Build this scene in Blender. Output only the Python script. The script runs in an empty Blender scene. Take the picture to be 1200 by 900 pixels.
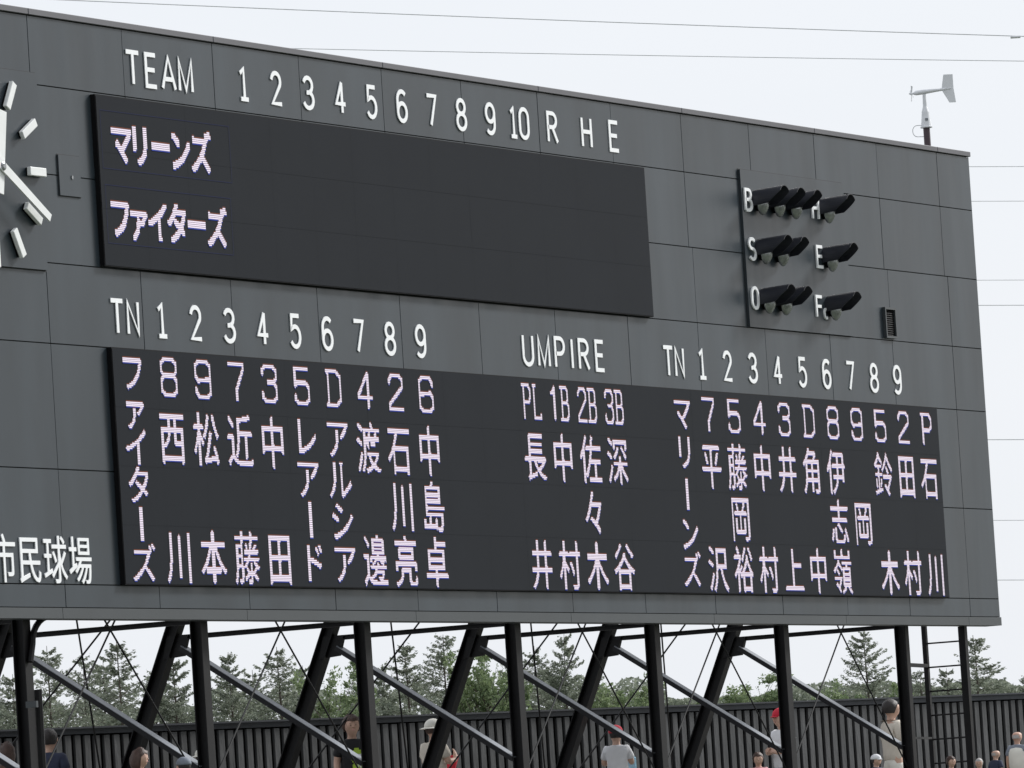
import bpy, bmesh, math, random
import numpy as np
from mathutils import Vector, Matrix, noise
R = math.radians
scn = bpy.context.scene
COL = scn.collection
rnd = random.Random(7)

# ------------------------------------------------------------------ camera
F_PX = 8200.0                       # focal length measured in pixels of a 1200 pixel wide frame
CAM = Vector((-65.0167602, -39.901835, 0.0))
YAW, PITCH, ROLL = 1.08660618, 0.07144877, -0.06367076
_f = Vector((math.sin(YAW)*math.cos(PITCH), math.cos(YAW)*math.cos(PITCH), math.sin(PITCH)))
_r = Vector((math.cos(YAW), -math.sin(YAW), 0.0))
_u = _r.cross(_f)
CR = math.cos(ROLL)*_r + math.sin(ROLL)*_u
CU = -math.sin(ROLL)*_r + math.cos(ROLL)*_u
cam_d = bpy.data.cameras.new('camera'); cam = bpy.data.objects.new('camera', cam_d); COL.objects.link(cam)
cam_d.sensor_width = 36.0; cam_d.lens = F_PX/1200.0*36.0
cam_d.clip_start = 0.5; cam_d.clip_end = 9000.0
m3 = Matrix((CR, CU, -_f)).transposed()
cam.matrix_world = Matrix.Translation(CAM) @ m3.to_4x4()
scn.camera = cam

def ray(x, y):
    return _f*F_PX + CR*(x-600) - CU*(y-450)
def at_y(x, y, Y):                  # the point of the plane Y = const seen at a photo pixel
    d = ray(x, y); return CAM + d*((Y-CAM.y)/d.y)
def at_dist(x, y, D):               # the point at D metres along the view axis
    d = ray(x, y); return CAM + d*(D/F_PX)

# ------------------------------------------------------------------ sky, sun, exposure
SUN_EL, SUN_AZ = R(33), R(115)      # azimuth clockwise from +Y
w = bpy.data.worlds.new('World'); scn.world = w; w.use_nodes = True
nt = w.node_tree; nt.nodes.clear()
o_ = nt.nodes.new('ShaderNodeOutputWorld'); bg = nt.nodes.new('ShaderNodeBackground')
sky = nt.nodes.new('ShaderNodeTexSky'); sky.sky_type = 'NISHITA'; sky.sun_disc = False
sky.sun_elevation = SUN_EL; sky.sun_rotation = SUN_AZ; sky.dust_density = 4.0; sky.air_density = 1.0
mix = nt.nodes.new('ShaderNodeMix'); mix.data_type = 'RGBA'; mix.inputs[0].default_value = 0.90
tc = nt.nodes.new('ShaderNodeTexCoord')
nz = nt.nodes.new('ShaderNodeTexNoise'); nz.inputs['Scale'].default_value = 2.2; nz.inputs['Detail'].default_value = 5
mp = nt.nodes.new('ShaderNodeMapping'); mp.inputs['Scale'].default_value = (1, 1, 3.0)
rp = nt.nodes.new('ShaderNodeValToRGB')
rp.color_ramp.elements[0].position = .3; rp.color_ramp.elements[0].color = (8.85, 9.25, 9.85, 1)
rp.color_ramp.elements[1].position = .75; rp.color_ramp.elements[1].color = (9.7, 9.95, 10.4, 1)
nt.links.new(tc.outputs['Generated'], mp.inputs[0]); nt.links.new(mp.outputs[0], nz.inputs['Vector'])
nt.links.new(nz.outputs['Fac'], rp.inputs[0])
nt.links.new(sky.outputs[0], mix.inputs[6]); nt.links.new(rp.outputs[0], mix.inputs[7])
nt.links.new(mix.outputs[2], bg.inputs[0]); bg.inputs[1].default_value = 0.1
nt.links.new(bg.outputs[0], o_.inputs[0])
sd = bpy.data.lights.new('sun', 'SUN'); sd.energy = 4.2; sd.angle = R(11); sd.color = (1.0, .99, .975)
sun = bpy.data.objects.new('sun', sd); COL.objects.link(sun)
sdir = Vector((math.sin(SUN_AZ)*math.cos(SUN_EL), math.cos(SUN_AZ)*math.cos(SUN_EL), math.sin(SUN_EL)))
sun.rotation_euler = sdir.to_track_quat('Z', 'Y').to_euler(); sun.location = sdir*60
scn.view_settings.view_transform = 'Standard'; scn.view_settings.look = 'None'
scn.view_settings.exposure = 0.0; scn.view_settings.gamma = 1.0
scn.cycles.use_denoising = True
scn.cycles.max_bounces = 6

# ------------------------------------------------------------------ materials
def new_mat(name):
    m = bpy.data.materials.new(name); m.use_nodes = True
    return m, m.node_tree, m.node_tree.nodes['Principled BSDF']
def mat(name, col, rough=.6, metal=0.0, var=.12, scale=3.0, bump=0.0, stretch=(1, 1, 1), objvar=0.0, spec=.5, bscale=None):
    m, t, b = new_mat(name)
    tcn = t.nodes.new('ShaderNodeTexCoord'); mpn = t.nodes.new('ShaderNodeMapping'); mpn.inputs['Scale'].default_value = stretch
    n = t.nodes.new('ShaderNodeTexNoise'); n.inputs['Scale'].default_value = scale; n.inputs['Detail'].default_value = 6
    geo = t.nodes.new('ShaderNodeNewGeometry')
    t.links.new(geo.outputs['Position'], mpn.inputs[0]); t.links.new(mpn.outputs[0], n.inputs['Vector'])
    r = t.nodes.new('ShaderNodeValToRGB')
    c = np.array(col)
    r.color_ramp.elements[0].position = .28; r.color_ramp.elements[0].color = (*(c*(1-var)), 1)
    r.color_ramp.elements[1].position = .72; r.color_ramp.elements[1].color = (*np.minimum(c*(1+var), 1), 1)
    t.links.new(n.outputs['Fac'], r.inputs[0])
    out = r.outputs[0]
    if objvar:
        oi = t.nodes.new('ShaderNodeObjectInfo'); mr = t.nodes.new('ShaderNodeMapRange')
        mr.inputs['To Min'].default_value = 1-objvar; mr.inputs['To Max'].default_value = 1+objvar
        t.links.new(oi.outputs['Random'], mr.inputs[0])
        vm = t.nodes.new('ShaderNodeVectorMath'); vm.operation = 'SCALE'
        t.links.new(out, vm.inputs[0]); t.links.new(mr.outputs[0], vm.inputs['Scale']); out = vm.outputs[0]
    t.links.new(out, b.inputs['Base Color'])
    b.inputs['Roughness'].default_value = rough; b.inputs['Metallic'].default_value = metal
    b.inputs['Specular IOR Level'].default_value = spec
    if bump:
        n2 = t.nodes.new('ShaderNodeTexNoise'); n2.inputs['Scale'].default_value = bscale or scale*4; n2.inputs['Detail'].default_value = 4
        t.links.new(mpn.outputs[0], n2.inputs['Vector'])
        bn = t.nodes.new('ShaderNodeBump'); bn.inputs['Strength'].default_value = bump; bn.inputs['Distance'].default_value = .02
        t.links.new(n2.outputs['Fac'], bn.inputs['Height']); t.links.new(bn.outputs[0], b.inputs['Normal'])
    return m
def emit(name, col, s):
    m, t, b = new_mat(name)
    b.inputs['Base Color'].default_value = (.008, .008, .01, 1); b.inputs['Roughness'].default_value = .9; b.inputs['Specular IOR Level'].default_value = .1
    b.inputs['Emission Color'].default_value = (*col, 1); b.inputs['Emission Strength'].default_value = s
    return m
M = {}
M['panel'] = mat('painted_panel', (.031, .041, .050), .33, var=.22, scale=1.6, stretch=(1, 1, .22), objvar=.06, bump=.035, bscale=1.7, spec=.42)
_t = M['panel'].node_tree; _b = _t.nodes['Principled BSDF']      # uneven gloss: rain streaks and dust on the painted sheets
_n = _t.nodes.new('ShaderNodeTexNoise'); _n.inputs['Scale'].default_value = 2.6; _n.inputs['Detail'].default_value = 5
_m = _t.nodes.new('ShaderNodeMapping'); _m.inputs['Scale'].default_value = (1, 1, .12)
_g = _t.nodes.new('ShaderNodeNewGeometry'); _mr = _t.nodes.new('ShaderNodeMapRange')
_mr.inputs['From Min'].default_value = .3; _mr.inputs['From Max'].default_value = .7
_mr.inputs['To Min'].default_value = .28; _mr.inputs['To Max'].default_value = .42
_t.links.new(_g.outputs['Position'], _m.inputs[0]); _t.links.new(_m.outputs[0], _n.inputs['Vector'])
_t.links.new(_n.outputs['Fac'], _mr.inputs[0]); _t.links.new(_mr.outputs[0], _b.inputs['Roughness'])
M['coping'] = mat('coping_metal', (.085, .084, .095), .55, var=.08, scale=2, objvar=.04)
M['skirt'] = mat('skirt_metal', (.038, .045, .050), .5, var=.1, scale=1.4, objvar=.03)
M['joint'] = mat('joint_dark', (.028, .028, .030), .8)
M['screen'] = mat('led_face', (.0115, .0140, .0185), .8, var=.06, scale=.9, spec=.10)
M['black'] = mat('black_casing', (.006, .006, .007), .75, spec=.12)
M['white'] = mat('white_letter', (.86, .87, .88), .45, var=.03, scale=6)
M['steel'] = mat('black_steel', (.0045, .0042, .005), .5, var=.3, scale=5, bump=.05, spec=.22)
M['brace'] = mat('brace_steel', (.006, .006, .008), .45, var=.2, scale=5, spec=.25)
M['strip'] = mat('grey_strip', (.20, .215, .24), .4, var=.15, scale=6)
M['cable'] = mat('cable_steel', (.006, .006, .007), .55, spec=.25)
M['clockw'] = mat('clock_white', (.78, .79, .78), .4, var=.05, scale=5)
M['hood'] = mat('lamp_hood', (.012, .0135, .021), .55, var=.15, scale=8)
M['lens'] = mat('lamp_lens', (.30, .31, .32), .2, metal=.65, var=.35, scale=14, bump=.3)
M['vane'] = mat('vane_white', (.70, .71, .74), .45, var=.05, scale=8)
M['pole'] = mat('pole_brown', (.055, .035, .045), .5)
M['slat'] = mat('fence_slat', (.062, .064, .066), .7, var=.3, scale=5, stretch=(1, 1, .25), objvar=.16, bump=.3)
M['fenceback'] = mat('fence_back', (.004, .004, .0045), .9, spec=.05)
M['rail'] = mat('fence_rail', (.026, .030, .038), .6, var=.2, scale=4)
M['grass'] = mat('grass_ground', (.06, .075, .04), .95, var=.4, scale=.6, bump=.6)
M['bark'] = mat('bark', (.085, .07, .058), .9, var=.3, scale=4, bump=.5)
M['wire'] = mat('wire', (.62, .63, .65), .5)
M['ledw'] = emit('led_white', (.96, .85, .99), .97)
M['ledr'] = emit('led_red', (.62, .20, .10), .34)
M['ledb'] = emit('led_blue', (.10, .16, .80), .42)
M['ledline'] = emit('led_dim_blue', (.06, .09, .42), .20)
def leafmat(name, c1, c2):
    m, t, b = new_mat(name)
    g = t.nodes.new('ShaderNodeNewGeometry'); oi = t.nodes.new('ShaderNodeObjectInfo')
    n = t.nodes.new('ShaderNodeTexNoise'); n.inputs['Scale'].default_value = .9; n.inputs['Detail'].default_value = 3
    t.links.new(g.outputs['Position'], n.inputs['Vector'])
    ad = t.nodes.new('ShaderNodeMath'); ad.operation = 'ADD'; mu = t.nodes.new('ShaderNodeMath'); mu.operation = 'MULTIPLY'; mu.inputs[1].default_value = .5
    t.links.new(g.outputs['Random Per Island'], mu.inputs[0]); t.links.new(mu.outputs[0], ad.inputs[0])
    m2 = t.nodes.new('ShaderNodeMath'); m2.operation = 'MULTIPLY'; m2.inputs[1].default_value = .5
    t.links.new(n.outputs['Fac'], m2.inputs[0]); t.links.new(m2.outputs[0], ad.inputs[1])
    r = t.nodes.new('ShaderNodeValToRGB')
    r.color_ramp.elements[0].position = .15; r.color_ramp.elements[0].color = (*c1, 1)
    r.color_ramp.elements[1].position = .85; r.color_ramp.elements[1].color = (*c2, 1)
    t.links.new(ad.outputs[0], r.inputs[0])
    t.links.new(r.outputs[0], b.inputs['Base Color']); b.inputs['Roughness'].default_value = .7
    tr = t.nodes.new('ShaderNodeBsdfTranslucent'); t.links.new(r.outputs[0], tr.inputs[0])
    ms = t.nodes.new('ShaderNodeMixShader'); ms.inputs[0].default_value = .3
    t.links.new(b.outputs[0], ms.inputs[1]); t.links.new(tr.outputs[0], ms.inputs[2])
    t.links.new(ms.outputs[0], t.nodes['Material Output'].inputs[0])
    return m
M['larch'] = leafmat('larch_needles', (.12, .145, .11), (.31, .34, .26))
M['bush'] = leafmat('broad_leaves', (.105, .155, .08), (.29, .36, .18))

# ------------------------------------------------------------------ mesh helpers
class MB:
    def __init__(s): s.v = []; s.f = []; s.mi = []
    def add(s, vs, fs, mi=0):
        n = len(s.v); s.v += [tuple(v) for v in vs]; s.f += [tuple(i+n for i in f) for f in fs]; s.mi += [mi]*len(fs); return s
    def box(s, x0, x1, y0, y1, z0, z1, mi=0):
        return s.add([(x0,y0,z0),(x1,y0,z0),(x1,y1,z0),(x0,y1,z0),(x0,y0,z1),(x1,y0,z1),(x1,y1,z1),(x0,y1,z1)],
              [(0,3,2,1),(4,5,6,7),(0,1,5,4),(1,2,6,5),(2,3,7,6),(3,0,4,7)], mi)
    def beam(s, a, b, w_, h_, side=Vector((1,0,0)), mi=0, shape='box', t=.012):
        """bar from a to b; w_ along `side`, h_ across; shape box / H / L"""
        a = Vector(a); b = Vector(b); d = (b-a).normalized(); sx = (side - d*side.dot(d)).normalized(); sy = d.cross(sx)
        def bx(u0, u1, v0, v1):
            c = [a+sx*u+sy*v for u, v in ((u0,v0),(u1,v0),(u1,v1),(u0,v1))] + [b+sx*u+sy*v for u, v in ((u0,v0),(u1,v0),(u1,v1),(u0,v1))]
            s.add(c, [(0,3,2,1),(4,5,6,7),(0,1,5,4),(1,2,6,5),(2,3,7,6),(3,0,4,7)], mi)
        W, H = w_/2, h_/2
        if shape == 'box': bx(-W, W, -H, H)
        elif shape == 'H': bx(-W, W, -H, -H+t); bx(-W, W, H-t, H); bx(-t/2, t/2, -H+t, H-t)
        elif shape == 'L': bx(-W, W, H-t, H); bx(-W, -W+t, -H, H-t)
        return s
    def tube(s, pts, rad, n=8, mi=0, cap=True):
        pts = [Vector(p) for p in pts]; N = len(pts)
        if not hasattr(rad, '__len__'): rad = [rad]*N
        up = Vector((0,0,1)); base = len(s.v); prev = None
        for i, p in enumerate(pts):
            d = (pts[min(i+1,N-1)]-pts[max(i-1,0)]).normalized()
            if prev is None:
                a = d.cross(up)
                if a.length < .05: a = d.cross(Vector((1,0,0)))
            else: a = prev - d*prev.dot(d)
            a.normalize(); prev = a; b = d.cross(a)
            for k in range(n):
                t = 2*math.pi*k/n; s.v.append(tuple(p + (a*math.cos(t)+b*math.sin(t))*rad[i]))
        for i in range(N-1):
            for k in range(n):
                k2 = (k+1) % n
                s.f.append((base+i*n+k, base+i*n+k2, base+(i+1)*n+k2, base+(i+1)*n+k)); s.mi.append(mi)
        if cap:
            s.f.append(tuple(base+k for k in range(n))[::-1]); s.f.append(tuple(base+(N-1)*n+k for k in range(n))); s.mi += [mi, mi]
        return s
    def lathe(s, prof, c, axis, n=16, mi=0):
        """prof: list of (distance along axis, radius)"""
        axis = Vector(axis).normalized(); c = Vector(c)
        pts = [c+axis*d for d, r in prof]
        a = axis.cross(Vector((0,0,1)));
        if a.length < .05: a = axis.cross(Vector((1,0,0)))
        a.normalize(); b = axis.cross(a); base = len(s.v)
        for (d, r), p in zip(prof, pts):
            for k in range(n):
                t = 2*math.pi*k/n; s.v.append(tuple(p+(a*math.cos(t)+b*math.sin(t))*max(r,1e-4)))
        for i in range(len(prof)-1):
            for k in range(n):
                k2 = (k+1) % n; s.f.append((base+i*n+k, base+i*n+k2, base+(i+1)*n+k2, base+(i+1)*n+k)); s.mi.append(mi)
        s.f.append(tuple(base+k for k in range(n))[::-1]); s.f.append(tuple(base+(len(prof)-1)*n+k for k in range(n))); s.mi += [mi, mi]
        return s
    def mesh(s, name, mats):
        me = bpy.data.meshes.new(name); me.from_pydata(s.v, [], s.f)
        if not isinstance(mats, (list, tuple)): mats = [mats]
        for m in mats: me.materials.append(m)
        if len(mats) > 1: me.polygons.foreach_set('material_index', s.mi)
        me.update(); return me
    def build(s, name, mats, parent=None, smooth=False, bevel=0):
        me = s.mesh(name, mats)
        if smooth or bevel:
            bm = bmesh.new(); bm.from_mesh(me)
            if bevel:
                bmesh.ops.bevel(bm, geom=bm.edges[:], offset=bevel, segments=1, affect='EDGES')
            bmesh.ops.recalc_face_normals(bm, faces=bm.faces[:]); bm.to_mesh(me); bm.free()
        if smooth: me.shade_smooth()
        return link(name, me, parent)
def link(name, data, parent=None, loc=None):
    o = bpy.data.objects.new(name, data); COL.objects.link(o)
    if parent is not None:
        o.parent = parent; o.matrix_parent_inverse = Matrix.Translation(-parent.location) if parent.rotation_euler.z == 0 else parent.matrix_basis.inverted()
    if loc is not None: o.location = loc
    return o
def tag(o, label=None, cat=None, group=None, kind=None):
    if label: o['label'] = label
    if cat: o['category'] = cat
    if group: o['group'] = group
    if kind: o['kind'] = kind
    return o
def empty(name, loc=(0,0,0), rz=0.0):
    o = bpy.data.objects.new(name, None); COL.objects.link(o); o.location = loc; o.rotation_euler = (0,0,rz); o.empty_display_size = .2
    return o
def copy_tree(o, parent=None):
    c = o.copy(); COL.objects.link(c)
    if parent is not None: c.parent = parent
    for ch in o.children: copy_tree(ch, c)
    return c

# ------------------------------------------------------------------ dot patterns, sampled from the outlines of Blender's own font
def font_tris(ch, off):
    cu = bpy.data.curves.new('glyph_curve', 'FONT'); cu.body = ch; cu.size = 1.0; cu.offset = off; cu.resolution_u = 6; cu.fill_mode = 'FRONT'
    o = bpy.data.objects.new('glyph_curve', cu); COL.objects.link(o)
    dg = bpy.context.evaluated_depsgraph_get(); me = o.evaluated_get(dg).to_mesh(); me.calc_loop_triangles()
    v = np.array([x.co[:2] for x in me.vertices]); t = np.array([l.vertices[:] for l in me.loop_triangles])
    o.evaluated_get(dg).to_mesh_clear()
    bpy.data.objects.remove(o); bpy.data.curves.remove(cu)
    return v[t]
def sample(ch, nx, ny, off, ss=4, th=.38):
    T = font_tris(ch, off); NX, NY = nx*ss, ny*ss
    xs = (np.arange(NX)+.5)/NX; ys = .88-(np.arange(NY)+.5)/NY
    X, Y = np.meshgrid(xs, ys); on = np.zeros(X.shape, bool)
    for a, b, c in T:
        d = (b[0]-a[0])*(c[1]-a[1])-(b[1]-a[1])*(c[0]-a[0])
        if abs(d) < 1e-9: continue
        u = ((X-a[0])*(c[1]-a[1])-(Y-a[1])*(c[0]-a[0]))/d
        v = ((b[0]-a[0])*(Y-a[1])-(b[1]-a[1])*(X-a[0]))/d
        on |= (u >= 0) & (v >= 0) & (u+v <= 1)
    cells = on.reshape(ny, ss, nx, ss).mean((1, 3)) > th
    return [sum(1 << (nx-1-i) for i in range(nx) if r[i]) for r in cells]
PATTERNS = {}
def glyph(style, ch):
    """style: 'name' big characters, 'small' kana, 'bold' team names of the line score"""
    if (style, ch) not in PATTERNS:
        nx, ny, off = {'name': (32, 34, .004), 'small': (28, 25, .006), 'bold': (24, 24, .004)}[style]
        rows_ = sample(ch, nx, ny, off)
        if style == 'bold':                      # thicken the strokes by one dot each way
            rows_ = [r | (r >> 1) for r in rows_]
            rows_ = [rows_[i] | (rows_[i-1] if i else 0) for i in range(ny)]
        PATTERNS[(style, ch)] = (rows_, nx)
    return PATTERNS[(style, ch)]

# ------------------------------------------------------------------ ground
def ground_z(y):
    if y >= -1: return .5
    if y <= -13: return -1.6
    t = (y+13)/12.0; return -1.6 + 2.1*(t*t*(3-2*t)*.35 + t*.65)
def build_ground():
    xs = [-3000,-600,-150] + [-60+6*i for i in range(26)] + [150,600,3000]
    ys = [-3000,-600,-150,-60,-40,-25] + [-14+i for i in range(0,40)] + [30,40,60,100,200,400,1000,4000]
    v = []; f = []
    for y in ys:
        for x in xs:
            v.append((x, y, ground_z(y)+.03*noise.noise(Vector((x*.3, y*.3, 0)))*(1 if abs(x) < 90 and -20 < y < 40 else 0)))
    n = len(xs)
    for j in range(len(ys)-1):
        for i in range(n-1):
            a = j*n+i; f.append((a, a+1, a+n+1, a+n))
    mb = MB(); mb.add(v, f); o = mb.build('ground', M['grass'], smooth=True); tag(o, kind='structure')
build_ground()
# paved terrace the scoreboard and the spectators stand on
mb = MB(); mb.box(-14, 52, -.9, 12.5, .30, .56)
M['pave'] = mat('paving', (.22, .215, .20), .85, var=.15, scale=1.5, bump=.2)
tag(mb.build('pavement', M['pave']), kind='structure')

# ------------------------------------------------------------------ scoreboard
SB = empty('scoreboard', (9.5, .3, .5))
tag(SB, 'huge dark grey baseball scoreboard with two LED screens, raised on black steel posts', 'scoreboard')
X0, X1 = -8.0, 25.1
Z0, ZS, ZC, Z1 = 3.205, 3.325, 9.83, 9.905
MB().box(X0+.01, X1-.01, .030, .215, Z0+.02, Z1-.02).build('backing', M['joint'], SB)
G = .013
rows = [(ZS, 3.58), (3.58, 4.84), (4.84, 6.22), (6.22, 7.11), (7.11, 8.09), (8.09, 9.07), (9.07, ZC)]
SA = (1.24, 14.73, 7.12, 9.04); SBX = (1.27, 23.29, 3.58, 6.22)
CLK = (-2.04, .085, 7.02, 9.19); EQ = (17.60, 20.78, 7.115, 9.20)
def covered(x0, x1, z0, z1):
    for a, b, c, d in (SA, SBX, CLK, EQ):
        if x0 >= a-.01 and x1 <= b+.01 and z0 >= c-.01 and z1 <= d+.01: return True
    return False
def add_part(name, mb, m, parent, **k): return mb.build(name, m, parent, **k)
for ri, (za, zb) in enumerate(rows):
    off = 0.0 if ri >= 5 else .10
    edges = [X0] + [off+2*k for k in range(-4, 13) if X0+.2 < off+2*k < X1-.2] + [X1]
    for a, b in zip(edges, edges[1:]):
        if covered(a, b, za, zb): continue
        mb = MB(); d = rnd.uniform(0, .003)
        mb.box(a+G/2, b-G/2, -d, .026, za+.0065, zb-.0065)
        mb.build('panel', M['panel'], SB)
# clock backing panel, equipment panel
MB().box(CLK[0]-.012, CLK[1]+.012, -.006, -.0036, CLK[2]-.012, CLK[3]+.012).build('shadow_gap', M['joint'], SB)
MB().box(EQ[0]-.012, EQ[1]+.012, -.006, -.0036, EQ[2]-.001, EQ[3]+.013).build('shadow_gap', M['joint'], SB)
MB().box(CLK[0], CLK[1], -.030, -.0065, CLK[2], CLK[3]).build('clock_panel', M['panel'], SB)
MB().box(EQ[0], EQ[1], -.034, -.0065, EQ[2], EQ[3]).build('lamp_panel', M['panel'], SB)
# coping and skirt
a = X0
while a < X1-.05:
    b = min(a+4.0, X1)
    MB().box(a+(.004 if a > X0 else -.02), b-.004 if b < X1 else b+.02, -.028, .24, ZC+.004, Z1).build('coping', M['coping'], SB, bevel=.006)
    MB().box(a+(.004 if a > X0 else -.01), b-.004 if b < X1 else b+.01, -.016, .232, Z0, ZS-.004).build('skirt_board', M['skirt'], SB)
    a = b
MB().box(X1+.001, X1+.010, .004, .22, ZS, ZC).build('end_panel', M['panel'], SB)
MB().box(X0-.010, X0-.001, .004, .22, ZS, ZC).build('end_panel', M['panel'], SB)
# small hatch and louvre vent
MB().box(.450, .920, -.0060, -.0036, 7.860, 8.330).build('shadow_gap', M['joint'], SB)
h = MB().box(.46, .91, -.020, -.0065, 7.87, 8.32).build('hatch', M['panel'], SB)
MB().box(.71, .74, -.030, -.021, 8.06, 8.10).build('latch', M['lens'], h)
v = MB()
v.box(21.84, 22.19, -.05, -.0035, 7.53, 7.56); v.box(21.84, 22.19, -.05, -.0035, 7.135, 7.165)
v.box(21.84, 21.868, -.05, -.0035, 7.166, 7.529); v.box(22.162, 22.19, -.05, -.0035, 7.166, 7.529)
vf = v.build('vent', M['skirt'], SB)
v = MB().box(21.869, 22.161, -.018, -.0035, 7.167, 7.528)
for k in range(12):
    z = 7.175+k*.03; v.add([(21.869,-.030,z),(22.161,-.030,z),(22.161,-.019,z+.012),(21.869,-.019,z+.012)], [(0,1,2,3)])
v.build('louvre', M['black'], vf)

# ------------------------------------------------------------------ raised letters, drawn as strokes
def arc(cx, cy, rx, ry, a0, a1, n=14):
    return [(cx+rx*math.cos(R(a0+(a1-a0)*i/n)), cy+ry*math.sin(R(a0+(a1-a0)*i/n))) for i in range(n+1)]
STK = {
 '0': [arc(.5,.72,.5,.28,0,180)+arc(.5,.28,.5,.28,180,360)+[(1,.72)]],
 '1': [[(.2,.83),(.56,.985),(.56,.0)],[(.18,.0),(.94,.0)]],
 '2': [arc(.48,.73,.46,.27,172,-28)+[(.04,.0),(1,.0)]],
 '3': [arc(.45,.755,.46,.245,160,-90,12)+[(.30,.51)], arc(.45,.265,.52,.265,80,-160,14)],
 '4': [[(.66,0),(.66,1)],[(.66,1),(.02,.29),(1,.29)]],
 '5': [[(.92,1),(.14,1),(.10,.56)]+arc(.47,.32,.5,.33,125,-150,14)],
 '6': [arc(.52,.70,.50,.30,42,180,10)+[(.02,.30)], arc(.5,.30,.48,.30,180,540,20)],
 '7': [[(0,1),(.98,1),(.36,0)]],
 '8': [arc(.5,.765,.43,.235,90,450,18), arc(.5,.265,.5,.265,90,450,20)],
 '9': [arc(.48,.30,.50,.30,222,360,10)+[(.98,.70)], arc(.5,.70,.48,.30,0,360,20)],
 'T': [[(0,1),(1,1)],[(.5,.97),(.5,0)]],
 'E': [[(.98,1),(.06,1),(.06,0),(1,0)],[(.1,.52),(.86,.52)]],
 'A': [[(0,0),(.5,1.0),(1,0)],[(.18,.30),(.82,.30)]],
 'M': [[(0,0),(0,1),(.5,.02),(1,1),(1,0)]],
 'R': [[(.0,0),(.0,1)]+arc(.5,.755,.44,.245,90,-90,10)+[(.04,.51)],[(.48,.5),(1,0)]],
 'H': [[(0,0),(0,1)],[(1,0),(1,1)],[(.04,.52),(.96,.52)]],
 'N': [[(0,0),(0,1),(1,0),(1,1)]],
 'U': [[(0,1),(0,.3)]+arc(.5,.3,.5,.3,180,360,12)+[(1,1)]],
 'P': [[(0,0),(0,1)]+arc(.5,.73,.48,.27,90,-90,10)+[(.04,.46)]],
 'I': [[(.5,0),(.5,1)]],
 'B': [[(.0,0),(.0,1)]+arc(.5,.76,.42,.24,90,-90,9)+[(.04,.52)], [(.5,.515)]+arc(.5,.26,.5,.26,80,-90,9)+[(.03,.0)]],
 'S': [arc(.5,.755,.47,.245,35,270,12)+arc(.5,.255,.5,.255,90,-145,12)],
 'O': [arc(.5,.66,.5,.34,0,180,12)+arc(.5,.34,.5,.34,180,360,12)+[(1,.66)]],
 'F': [[(1,1),(.06,1),(.06,0)],[(.1,.52),(.86,.52)]],
 'c': [arc(.5,.5,.5,.5,50,310,14)],
 'L': [[(0,1),(0,0),(1,0)]],
 'D': [[(0,0),(0,1)]+arc(.45,.5,.55,.5,90,-90,14)+[(0,0)]],
}
def ribbon(mb, pts, t, y0, y1):
    n = len(pts); P = [Vector((p[0], p[1])) for p in pts]; closed = (P[0]-P[-1]).length < 1e-5
    L = []; Rr = []
    for i in range(n):
        a = P[i-1] if i else (P[-2] if closed else None); b = P[i+1] if i < n-1 else (P[1] if closed else None)
        d1 = (P[i]-a).normalized() if a is not None and (P[i]-a).length > 1e-9 else None
        d2 = (b-P[i]).normalized() if b is not None and (b-P[i]).length > 1e-9 else None
        if d1 is None: d1 = d2
        if d2 is None: d2 = d1
        n1 = Vector((-d1.y, d1.x)); n2 = Vector((-d2.y, d2.x)); m = n1+n2
        if m.length < .3: m = n1
        m.normalize(); k = 1/max(m.dot(n1), .70)
        L.append(P[i]+m*t/2*k); Rr.append(P[i]-m*t/2*k)
    vs = []
    for q in L: vs += [(q.x, y0, q.y), (q.x, y1, q.y)]
    for q in Rr: vs += [(q.x, y0, q.y), (q.x, y1, q.y)]
    fs = []; o = 2*n
    for i in range(n-1):
        j = i+1
        fs += [(2*i, o+2*i, o+2*j, 2*j), (2*i, 2*j, 2*j+1, 2*i+1), (o+2*i, o+2*i+1, o+2*j+1, o+2*j)]
    fs += [(0, 1, o+1, o), (2*n-2, o+2*n-2, o+2*n-1, 2*n-1)]
    mb.add(vs, fs)
def raised(ch, xc, zc, w_, h_, t, depth=.010, base=-.004, name='raised_letter', parent=None):
    mb = MB(); x0 = xc-w_/2+t/2; W = w_-t; z0 = zc-h_/2+t/2; H = h_-t
    for i, st in enumerate(STK[ch]):
        ribbon(mb, [(x0+a*W, z0+b*H) for a, b in st], t, base-depth-.0012*i, base)
    return mb.build(name, M['white'], parent or SB)
DX = -.03                       # letters stand a little proud of the panels
HT, WD, TH = .41, .272, .051
for i, ch in enumerate('TEAM'):
    raised(ch, [2.22, 2.61, 3.00, 3.38][i]+DX, 9.405, [.32, .28, .33, .33][i], HT, TH)
for ch, x in zip('123456789', [4.69, 5.45, 6.21, 6.97, 7.73, 8.48, 9.23, 9.98, 10.73]): raised(ch, x+DX, 9.405, WD, HT, TH)
raised('1', 11.33+DX, 9.405, .24, HT, TH); raised('0', 11.62+DX, 9.405, WD, HT, TH)
for ch, x in zip('RHE', [12.38, 13.31, 14.06]): raised(ch, x+DX, 9.405, .29, HT, TH)
for xo, step, l in ((2.52, .757, (1.56, 1.90)), (16.17, .753, (15.20, 15.52))):
    raised('T', l[0]+DX, 6.572, .30, HT, TH); raised('N', l[1]+DX, 6.572, .27, HT, TH)
    for k in range(9): raised('123456789'[k], xo+step*k+DX, 6.572, WD, HT, TH)
for ch, x, ww in zip('UMPIRE', [11.34, 11.76, 12.19, 12.52, 12.84, 13.27], [.30, .33, .29, .1, .30, .27]):
    raised(ch, x+DX, 6.57, ww, HT, TH)
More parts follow.
